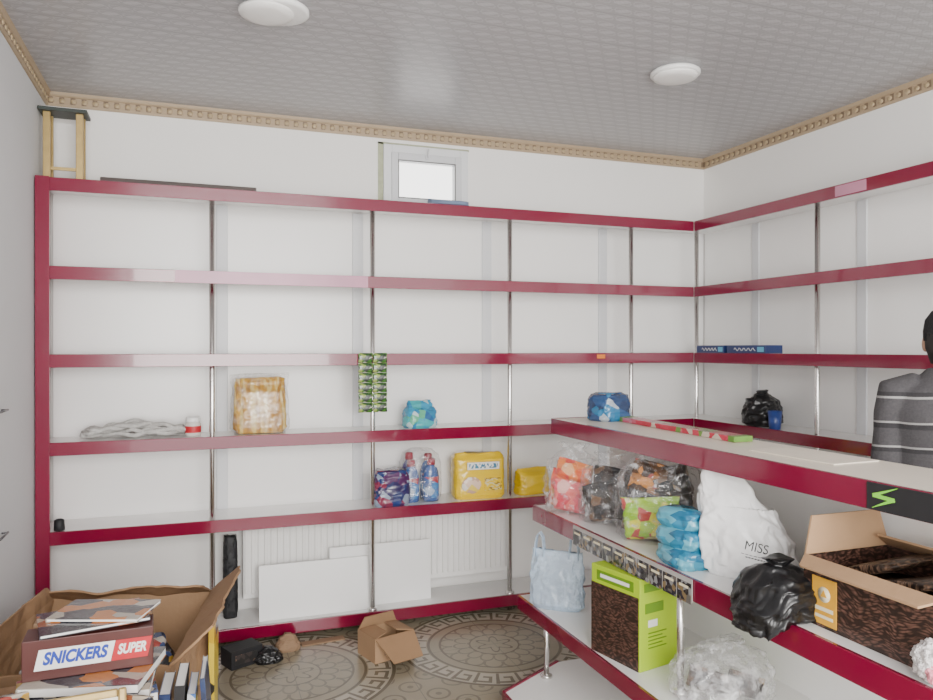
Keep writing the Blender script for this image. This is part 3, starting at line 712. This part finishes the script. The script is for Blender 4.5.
# ------------------------------------------------------------------ things on the display shelving
zt, zm, zb = 1.1725, .7755, .3685
p = at_z(610, 420, zt)
one(bag_mb(.185, .15, .125, 101, [(0, .92), (.1, 1), (.75, .97), (.92, .85), (1, .6)], None, .1, n=3.5), 'blue_packet', patch('darkblue_pack', [(.02, .05, .13), (.03, .08, .2), (.02, .16, .32), (.02, .04, .1), (.35, .4, .45)], 20, .2), 'dark blue glossy packet on top of the display shelving at its far end', 'packet', (1.775, p.y, zt), .3)
ya, yb = 2.93, 2.12
t = thing('flat_strip_box', 'long flat red and pink printed box lying on top of the display shelving', 'flat box', (1.81, (ya+yb)/2, zt), R(-2))
wp = patch('wrapper_print', [(.50, .02, .05), (.55, .03, .07), (.14, .28, .05), (.58, .10, .16), (.50, .02, .05), (.58, .2, .26), (.6, .5, .42)], 24, .25, (1, .8, 1), bmp=0)
L = (ya-yb)
MB().box(-.038, .038, -L/2, L/2, 0, .02).build('carton', wp, t, bevel=.002)
MB().box(-.0385, .0385, L*.44, L/2+.0005, .001, .0207).box(-.0385, .0385, -L/2-.0005, -L*.46, .001, .0207).build('green_end', mk('green_end', (.12, .26, .04), .3, var=.3, scale=30), t)
one(MB().box(-.09, .09, -.16, .16, 0, .004), 'card_sheet', mk('cream_card', (.70, .63, .53), .7), 'cream card sheet on top of the display shelving nearest the person', 'card sheet', (1.76, 1.78, zt), R(3))

def clearbag(x, y, w_, d_, h_, seed, rz, label, name='clear_bag', mat=None, z=zm, amp=.18):
    return one(bag_mb(w_, d_, h_, seed, [(0, .88), (.08, 1), (.45, 1), (.72, .92), (.85, .62), (.91, .40), (1, .60)], [(0, .88), (.08, 1), (.45, 1), (.70, .8), (.83, .38), (.90, .2), (1, .3)], amp, 2.0, nz=60, nt=100, vz=.8), name, mat or M['clear'], label, 'bag', (x, y, z), rz)
def fill(bx, by, z, group, items):
    for dx, dy, dz, w_, d_, h_, mi, tx, ty, rz, seed, lab in items:
        o = one(pouch_mb(w_, d_, h_, seed, .14, n=4.2), 'packet', pk[mi], lab, 'packet', (bx+dx, by+dy, z+dz), 0, group)
        o.rotation_euler = (R(tx), R(ty), R(rz))
pk = [patch('snack_orange', [(.80, .12, .02), (.85, .24, .05), (.7, .06, .04), (.88, .46, .22), (.82, .18, .04)], 24), patch('snack_pink', [(.72, .08, .12), (.80, .17, .16), (.85, .46, .42), (.60, .05, .08), (.76, .12, .14)], 24),
      patch('snack_dark', [(.02, .014, .012), (.04, .024, .018), (.14, .075, .04), (.012, .012, .016), (.24, .17, .10), (.018, .014, .012)], 28), patch('snack_green', [(.24, .46, .01), (.62, .58, .015), (.40, .03, .02), (.32, .52, .015), (.60, .56, .3), (.28, .48, .01)], 26),
      patch('snack_brown', [(.08, .035, .012), (.30, .11, .015), (.04, .022, .014), (.52, .2, .03), (.30, .03, .015), (.10, .04, .015)], 28)]
x, y = 1.585, y_at(571, 1.57)
clearbag(x, y, .25, .20, .30, 121, -.9, 'clear plastic bag of pink and orange packets at the shelf\'s far end')
fill(x, y, zm, 'packets in the pink and orange bag', [
    (-.03, .06, .010, .12, .06, .17, 0, 4, 8, -50, 130, 'orange packet at the back left of the far clear bag'),
    (.045, .0, .012, .12, .06, .17, 1, 5, -10, -50, 131, 'pink packet at the right of the far clear bag'),
    (-.035, -.02, .008, .14, .055, .14, 1, 10, 6, -48, 132, 'pink packet at the lower front of the far clear bag'),
    (.0, .015, .125, .16, .07, .10, 0, 3, 12, -52, 133, 'orange packet on top in the far clear bag')])
x, y = 1.635, y_at(606, 1.62)
clearbag(x, y, .23, .18, .285, 141, -.8, 'clear plastic bag of dark packets, second bag from the far end')
fill(x, y, zm, 'dark packets in the second clear bag', [
    (.01, .04, .010, .16, .065, .21, 2, -4, 8, -48, 150, 'dark brown packet in the second clear bag, back one'),
    (-.02, -.025, .012, .15, .06, .16, 2, 9, -12, -46, 151, 'dark brown packet in the second clear bag, front one')])
x, y = 1.665, y_at(657, 1.645)
clearbag(x, y, .32, .22, .355, 161, -.75, 'big clear plastic bag of green and brown packets, left of the white printed bag')
fill(x, y, zm, 'packets in the big clear bag', [
    (-.055, .065, .012, .14, .065, .17, 2, 3, 12, -42, 170, 'dark packet at the lower left in the big clear bag'),
    (.06, -.01, .012, .15, .06, .17, 2, -3, -8, -42, 171, 'dark packet at the lower right in the big clear bag'),
    (-.045, -.025, .012, .21, .06, .16, 3, 10, -6, -42, 172, 'green and yellow packet at the front of the big clear bag'),
    (-.025, .05, .160, .16, .07, .13, 4, 6, 14, -40, 173, 'brown and orange packet at the top left in the big clear bag'),
    (.05, -.02, .160, .14, .07, .12, 2, 8, -16, -44, 174, 'dark packet at the top right in the big clear bag')])
bt = patch('towel_blue', [(.02, .20, .34), (.04, .28, .42), (.10, .38, .50), (.015, .14, .26), (.03, .24, .38)], 17, .25, (1, 1, 2))
x, y = 1.545, y_at(681, 1.535)
for i in range(3):
    one(bag_mb(.13-.012*i, .19-.01*i, .062, 181+i, [(0, .9), (.3, 1), (.8, .95), (1, .7)], None, .2, n=3.4, nz=16), 'soft_pack', bt, ('teal-blue soft pack, bottom of the stack on the middle display shelf', 'teal-blue soft pack, middle of its stack of three', 'teal-blue soft pack, top of the stack beside the white printed bag')[i], 'pack', (x+.006*i, y+.01*i, zm+.0605*i), .15*i-.1, 'stack of teal-blue packs')
# white printed bag
x, y = 1.665, y_at(746, 1.655)
t = thing('white_bag', 'tall white plastic bag with small dark lettering on the middle display shelf', 'bag', (x, y, zm), R(-55))
def slouch(p):
    k = max(0, p.z-.04)/.29
    p.x -= k**1.2*.085
    if p.z > .22: p.z += (p.x+.08)*-.12
    return p
wb = bag_mb(.275, .15, .322, 193, [(0, .90), (.08, .99), (.35, 1), (.62, .86), (.85, .60), (1, .42)], [(0, .95), (.1, 1), (.4, .8), (.7, .5), (.9, .22), (1, .12)], .24, fr=1.9, n=2.6, nz=80, nt=130, post=slouch, vz=.5).build('bag_body', M['wbag'], t)
press_on(text('MISS', .040, M['ink'], t, X_front(.04, -.112, .105, R(8)), ext=0, bold=-.004, sx=.9), wb)
ln_ = MB()
for k, (a, b_, z0) in enumerate(((-.015, .085, .080), (.0, .07, .072))):
    for q in range(8):
        c0 = a+(b_-a)*q/8; c1 = a+(b_-a)*(q+.75)/8
        ln_.box(c0, c1, -.114, -.1135, z0, z0+(.0015 if k == 0 else .003), 0, Matrix.Rotation(R(8), 4, 'Y') @ Matrix.Translation((0, 0, .004)))
press_on(ln_.build('print_line', M['ink'], t), wb)
# black bag drooping over the edge
def droop(p):
    if p.x < -.05: p.z -= min(.05, (-.05-p.x)*1.1)*(1 if p.z < .10 else .6)
    return p
one(bag_mb(.215, .21, .15, 201, [(0, .85), (.1, 1), (.45, 1), (.70, .82), (.84, .45), (.90, .24), (1, .34)], None, .22, n=2.5, post=droop), 'black_bag', M['black'], 'knotted black bag between the white bag and the stick-printed box', 'bag', (1.50, y_at(772, 1.48), zm+.001))
# printed box
cx0 = 1.53; yy = y_at(804, cx0)
cb = carton('printed_box', 'open cardboard box with dark stick print at the near end of the middle display shelf', 'box', (cx0+.15, yy-.2, zm), 0, .30, .40, .175, M['bean'], M['card_in'], {'L': (112, .050), 'B': (4, .10), 'F': (60, .1), 'R': (-60, .08)}, .006, fl=M['card'])
pl = MB().box(-.1525, -.1503, .090, .168, .010, .130).build('print_panel', M['amber'], cb)
MB().lathe([(.020, 0), (.020, .001)], 24, 0, Matrix.Translation((-.1525, .129, .088)) @ Matrix.Rotation(-PI/2, 4, 'Y')).box(-.1532, -.1524, .100, .158, .045, .055).box(-.1532, -.1524, .100, .158, .026, .034).build('print_emblem', M['pale'], pl)
MB().lathe([(.012, 0), (.012, .0015)], 3, 0, Matrix.Translation((-.1530, .129, .088)) @ Matrix.Rotation(-PI/2, 4, 'Y'), False).build('emblem_mark', M['amber'], pl)
G = 'pouches in the stick-printed box'
for i, lab in enumerate(('stick-printed pouch lying at the bottom of the printed box', 'stick-printed pouch in the middle of the stack in the printed box')):
    o = one(bag_mb(.25, .34, .058, 211+i, [(0, .9), (.3, 1), (.7, .97), (1, .8)], None, .06, n=4.5, nz=14), 'coffee_pouch', M['bean_s'], lab, 'pouch', (cx0+.15, yy-.2, zm+.007+.0585*i), R(2*i-2), G)
for i, (dx, dy, tx, rz, lab) in enumerate(((.02, .16, 70, 3, 'flat stick-printed pouch leaning at the far end of the printed box'), (.015, .03, 76, -4, 'flat stick-printed pouch leaning in the middle of the printed box'))):
    o = one(pouch_mb(.23, .03, .18, 215+i, .04, n=7), 'coffee_pouch', M['bean_s'], lab, 'pouch', (cx0+.15+dx, yy-.2+dy, zm+.132), 0, G)
    o.rotation_euler = (R(tx), R(3*i-1), R(rz))
# plush
t = thing('plush_toy', 'soft white and pink fluffy plush at the near end of the middle shelf', 'plush toy', (1.512, 1.175, zm))
def fl(c, r, k=.010):
    m = MB().ell(c, r, 72, 48)
    for i, v in enumerate(m.v):
        q = v-Vector(c); m.v[i] = v+q.normalized()*(noise.noise(v*70)*k+noise.noise(v*230)*k*.6)
        m.v[i].z = max(m.v[i].z, 0)
    return m
fl((0, 0, .045), (.042, .05, .045)).build('body', M['fluff'], t)
fl((-.018, -.02, .03), (.03, .026, .022), .007).build('pink_fluff', M['pink'], t)
# bottom display shelf: carrier bag
w_, h_ = .225, .25
x = 1.485; y = y_at(557, x)
t = thing('carrier_bag', 'thin bluish see-through carrier bag with two handles on the bottom display shelf', 'bag', (x, y, zb), R(-42))
bag_mb(w_, .085, h_, 221, [(0, .88), (.06, .98), (.6, .97), (.85, .95), (1, .92)], [(0, .8), (.1, 1), (.5, .75), (.85, .4), (1, .2)], .26, 2.8, n=2.6, nt=110, vz=.3).build('bag_body', M['ice'], t)
for s_ in (-1, 1):
    hm = MB()
    for dy in (-.008, .008):
        hm.ribbon([(s_*w_*.43, dy*1.4, h_-.03), (s_*w_*.425, dy, h_+.02), (s_*w_*.39, dy, h_+.06), (s_*w_*.34, dy*.6, h_+.075), (s_*w_*.28, dy, h_+.055), (s_*w_*.26, dy, h_+.02), (s_*w_*.25, dy*1.4, h_-.03)], (.1, 1, .1), .018)
    hm.build('handle', M['ice'], t)
# lime carton
t = thing('coffee_carton', 'lime green and dark stick-printed carton standing on the bottom display shelf', 'carton', (1.525, 2.385, zb), R(12))
hw, hd, hh_ = .095, .125, .325
MB().box(-hw, hw, -hd, hd, 0, hh_).build('carton', [M['lime']], t, bevel=.002)
MB().box(-hw-.0012, -hw-.0002, -hd+.006, hd, .0, .258).build('stick_panel', M['bean'], t)
MB().box(-hw-.0014, -hw-.0004, -hd+.03, hd-.03, .272, .308).build('dark_label', M['limed'], t)
MB().box(-hw-.002, -hw-.0015, -hd+.05, hd-.05, .284, .297).build('white_label', M['white'], t)
g_ = MB()
for k in range(5): g_.box(-.055, .035-.02*(k % 2), -hd-.0012, -hd-.0002, .075+.013*k, .079+.013*k)
g_.build('print_line', M['limed'], t)
MB().box(-.055, -.01, -hd-.0012, -hd-.0002, .15, .175).build('white_label', M['white'], t)
MB().box(-.075, .075, -hd-.0012, -hd-.0002, .275, .305).box(-.07, .02, -hd-.0012, -hd-.0002, .20, .235).build('dark_emblem', M['limed'], t)
x, y = 1.62, y_at(722, 1.62)
clearbag(x, y, .31, .25, .175, 231, .2, 'crumpled see-through bag of dark packets on the bottom display shelf', 'clear_bag', M['clear_w'], zb, .2)
fill(x, y, zb, 'packets in the bottom see-through bag', [
    (-.05, .02, .01, .12, .05, .08, 2, 8, 10, -45, 240, 'dark packet at the left in the bottom see-through bag'),
    (.05, -.05, .01, .11, .05, .08, 2, 10, 5, -50, 242, 'dark packet at the right in the bottom see-through bag')])

# ------------------------------------------------------------------ person
def remesh(o, vs, it=4):
    r = o.modifiers.new('remesh', 'REMESH'); r.mode = 'VOXEL'; r.voxel_size = vs; r.use_smooth_shade = True
    s_ = o.modifiers.new('smooth', 'SMOOTH'); s_.iterations = it; s_.factor = .5
    return o
per = thing('person', 'person seen from behind in a grey striped sweater and black cap', 'person', (2.468, 1.868, 0), R(-50))
skin = mk('skin', (.48, .28, .19), .55, var=.08)
b = MB()
# local: facing +y
b.rings([(0, -.005, .74, .13, .10), (0, 0, .82, .165, .115), (0, 0, .92, .155, .105), (0, .01, 1.02, .145, .10), (0, .01, 1.14, .16, .11), (0, -.005, 1.26, .175, .11), (0, -.015, 1.34, .14, .085), (0, -.01, 1.39, .06, .055)])
hx, hy = 0, .045
b.tube([(0, -.005, 1.33), (0, .015, 1.40), (0, .03, 1.46)], [.058, .054, .052], 18)
b.ell((hx, hy-.005, 1.545), (.073, .092, .085), 28, 20); b.ell((hx, hy+.02, 1.485), (.056, .07, .062), 24, 16)
b.tube([(0, hy+.085, 1.535), (0, hy+.103, 1.51), (0, hy+.108, 1.498)], [.009, .013, .014], 10)
b.ell((0, hy+.083, 1.463), (.022, .010, .006)); b.ell((0, hy+.081, 1.453), (.02, .010, .006))
EX = .188
for s_ in (-1, 1):
    b.ell((s_*.076, hy-.005, 1.515), (.012, .02, .032), 14, 10)
    sh = Vector((s_*.165, -.01, 1.345)); el = Vector((s_*EX, -.01, 1.06)); wr = Vector((s_*.15, .20, .99))
    b.tube([Vector((s_*.10, -.01, 1.36)), sh, sh.lerp(el, .5), el], [.05, .058, .047, .042], 16)
    b.tube([el, el.lerp(wr, .3), wr], [.042, .042, .028], 16)
    d = (wr-el).normalized(); side = Vector((0, 0, 1)); inn = Vector((-s_, 0, 0))
    b.tube([wr, wr+d*.03, wr+d*.085], [.027, .034, .033], 14)
    for k, (o_, ln) in enumerate(((.027, .07), (.009, .078), (-.009, .073), (-.026, .058))):
        q = wr+d*.08+side*o_; e1 = q+d*ln*.45+inn*.008; e2 = e1+d*ln*.25+inn*ln*.25; e3 = e2+inn*ln*.3
        b.tube([wr+d*.05+side*o_*.8, q, e1, e2, e3], [.010, .0095, .009, .0085, .007], 8)
    b.tube([wr+d*.02+side*.018, wr+d*.045+side*.045+inn*.012, wr+d*.075+side*.052+inn*.03], [.013, .011, .008], 8)
    hp = Vector((s_*.09, 0, .80)); kn = Vector((s_*.105, .02, .45)); an = Vector((s_*.11, -.02, .09))
    b.tube([hp, hp.lerp(kn, .5), kn, kn.lerp(an, .35), an], [.085, .075, .055, .054, .038], 16)
    b.tube([an+Vector((0, -.03, -.045)), an+Vector((0, .06, -.055)), an+Vector((0, .15, -.065))], [.035, .035, .022], 12)
remesh(b.build('body', skin, per), .006, 5)
for s_ in (-1, 1):
    e = MB().ell((s_*.03, hy+.082, 1.535), (.011, .008, .008), 14, 10).build('eye', M['white'], per)
    MB().ell((s_*.03, hy+.0895, 1.535), (.005, .002, .005), 10, 8).build('iris', M['ink'], e)
swm, nt, pr = newmat('striped_knit')
xx, yy2, zz = xyz(nt, coords(nt))
zf = zz+(xx*40).sin()*.0012+(xx*13+yy2*9).sin()*.004
s1 = zf.between(1.322, 1.330).max(zf.between(1.236, 1.243)).max(zf.between(1.15, 1.157)).max(zf.between(1.06, 1.067))
dk = zf.between(1.330, 1.345).max(zf.between(1.218, 1.236)).max(zf.between(1.135, 1.15))
col = mixc(nt, NX(nt, noise_tex(nt, 120, 3)), (.045, .043, .047), (.095, .09, .095))
col = mixc(nt, dk*.7, col, (.022, .021, .024)); col = mixc(nt, s1*.7, col, (.46, .45, .44))
nt.links.new(col, pr.inputs['Base Color']); pr.inputs['Roughness'].default_value = .95; bump(nt, pr, noise_tex(nt, 220, 2), .6, .004)
b = MB()
b.rings([(0, 0, .80, .18, .128), (0, 0, .84, .19, .138), (0, 0, .95, .182, .134), (0, .01, 1.05, .172, .13), (0, .01, 1.15, .178, .135), (0, -.005, 1.26, .188, .135), (0, -.012, 1.35, .165, .108), (0, -.005, 1.395, .10, .08), (0, .005, 1.43, .068, .066)])
for s_ in (-1, 1):
    sh = Vector((s_*.165, -.01, 1.335)); el = Vector((s_*(EX+.002), -.012, 1.06)); wr = Vector((s_*.158, .17, 1.0))
    b.tube([Vector((s_*.09, -.01, 1.36)), sh, sh.lerp(el, .25), sh.lerp(el, .5), el, el.lerp(wr, .35), wr], [.06, .070, .068, .060, .059, .056, .040], 18)
for i, v in enumerate(b.v):            # soft folds in the knit
    b.v[i] = v+Vector((v.x, v.y, 0)).normalized()*noise.noise(Vector((v.x*9, v.y*9, v.z*14)))*.008
remesh(b.build('sweater', swm, per), .008, 6)
b = MB()
b.rings([(0, -.003, .73, .16, .12), (0, 0, .80, .178, .126), (0, 0, .88, .172, .122)])
for s_ in (-1, 1):
    b.tube([(s_*.088, 0, .83), (s_*.095, .01, .63), (s_*.105, .02, .45), (s_*.108, 0, .28), (s_*.11, -.02, .07)], [.092, .086, .07, .066, .058], 18)
remesh(b.build('trousers', mk('dark_trousers', (.03, .032, .04), .9, var=.2), per), .009, 4)
for s_ in (-1, 1):
    MB().box(s_*.11-.045, s_*.11+.045, -.075, .17, 0, .02).ell((s_*.11, .05, .04), (.045, .115, .04)).build('shoe', M['blackm'], per, bevel=.004)
b = MB().rings([(0, hy-.008, 1.525, .083, .103), (0, hy-.008, 1.56, .084, .104), (0, hy-.012, 1.60, .078, .098), (0, hy-.014, 1.63, .058, .075), (0, hy-.014, 1.645, .025, .034)])
b.build('cap', mk('black_knit', (.012, .012, .013), .95, var=.3, bmp=.5, bscale=120), per)
b = MB().rings([(0, hy-.03, 1.445, .060, .060), (0, hy-.03, 1.50, .077, .080), (0, hy-.02, 1.55, .080, .092)])
b.build('hair', mk('dark_hair', (.015, .012, .010), .7, var=.4, scale=60), per)

# ------------------------------------------------------------------ light
wd = bpy.data.worlds.new('world'); S.world = wd; wd.use_nodes = True
bg = wd.node_tree.nodes['Background']; bg.inputs[0].default_value = (1, .985, .96, 1); bg.inputs[1].default_value = 4.2
def area(name, loc, rot, sx_, sy_, e, col=(1, 1, 1)):
    l = bpy.data.lights.new(name, 'AREA'); l.shape = 'RECTANGLE'; l.size = sx_; l.size_y = sy_; l.energy = e; l.color = col
    o = bpy.data.objects.new(name, l); C.objects.link(o); o.location = loc; o.rotation_euler = rot; return o
area('shopfront_daylight', (.5, -1.5, 1.8), (R(88), 0, R(-12)), 2.3, 1.8, 215, (1, .975, .945))
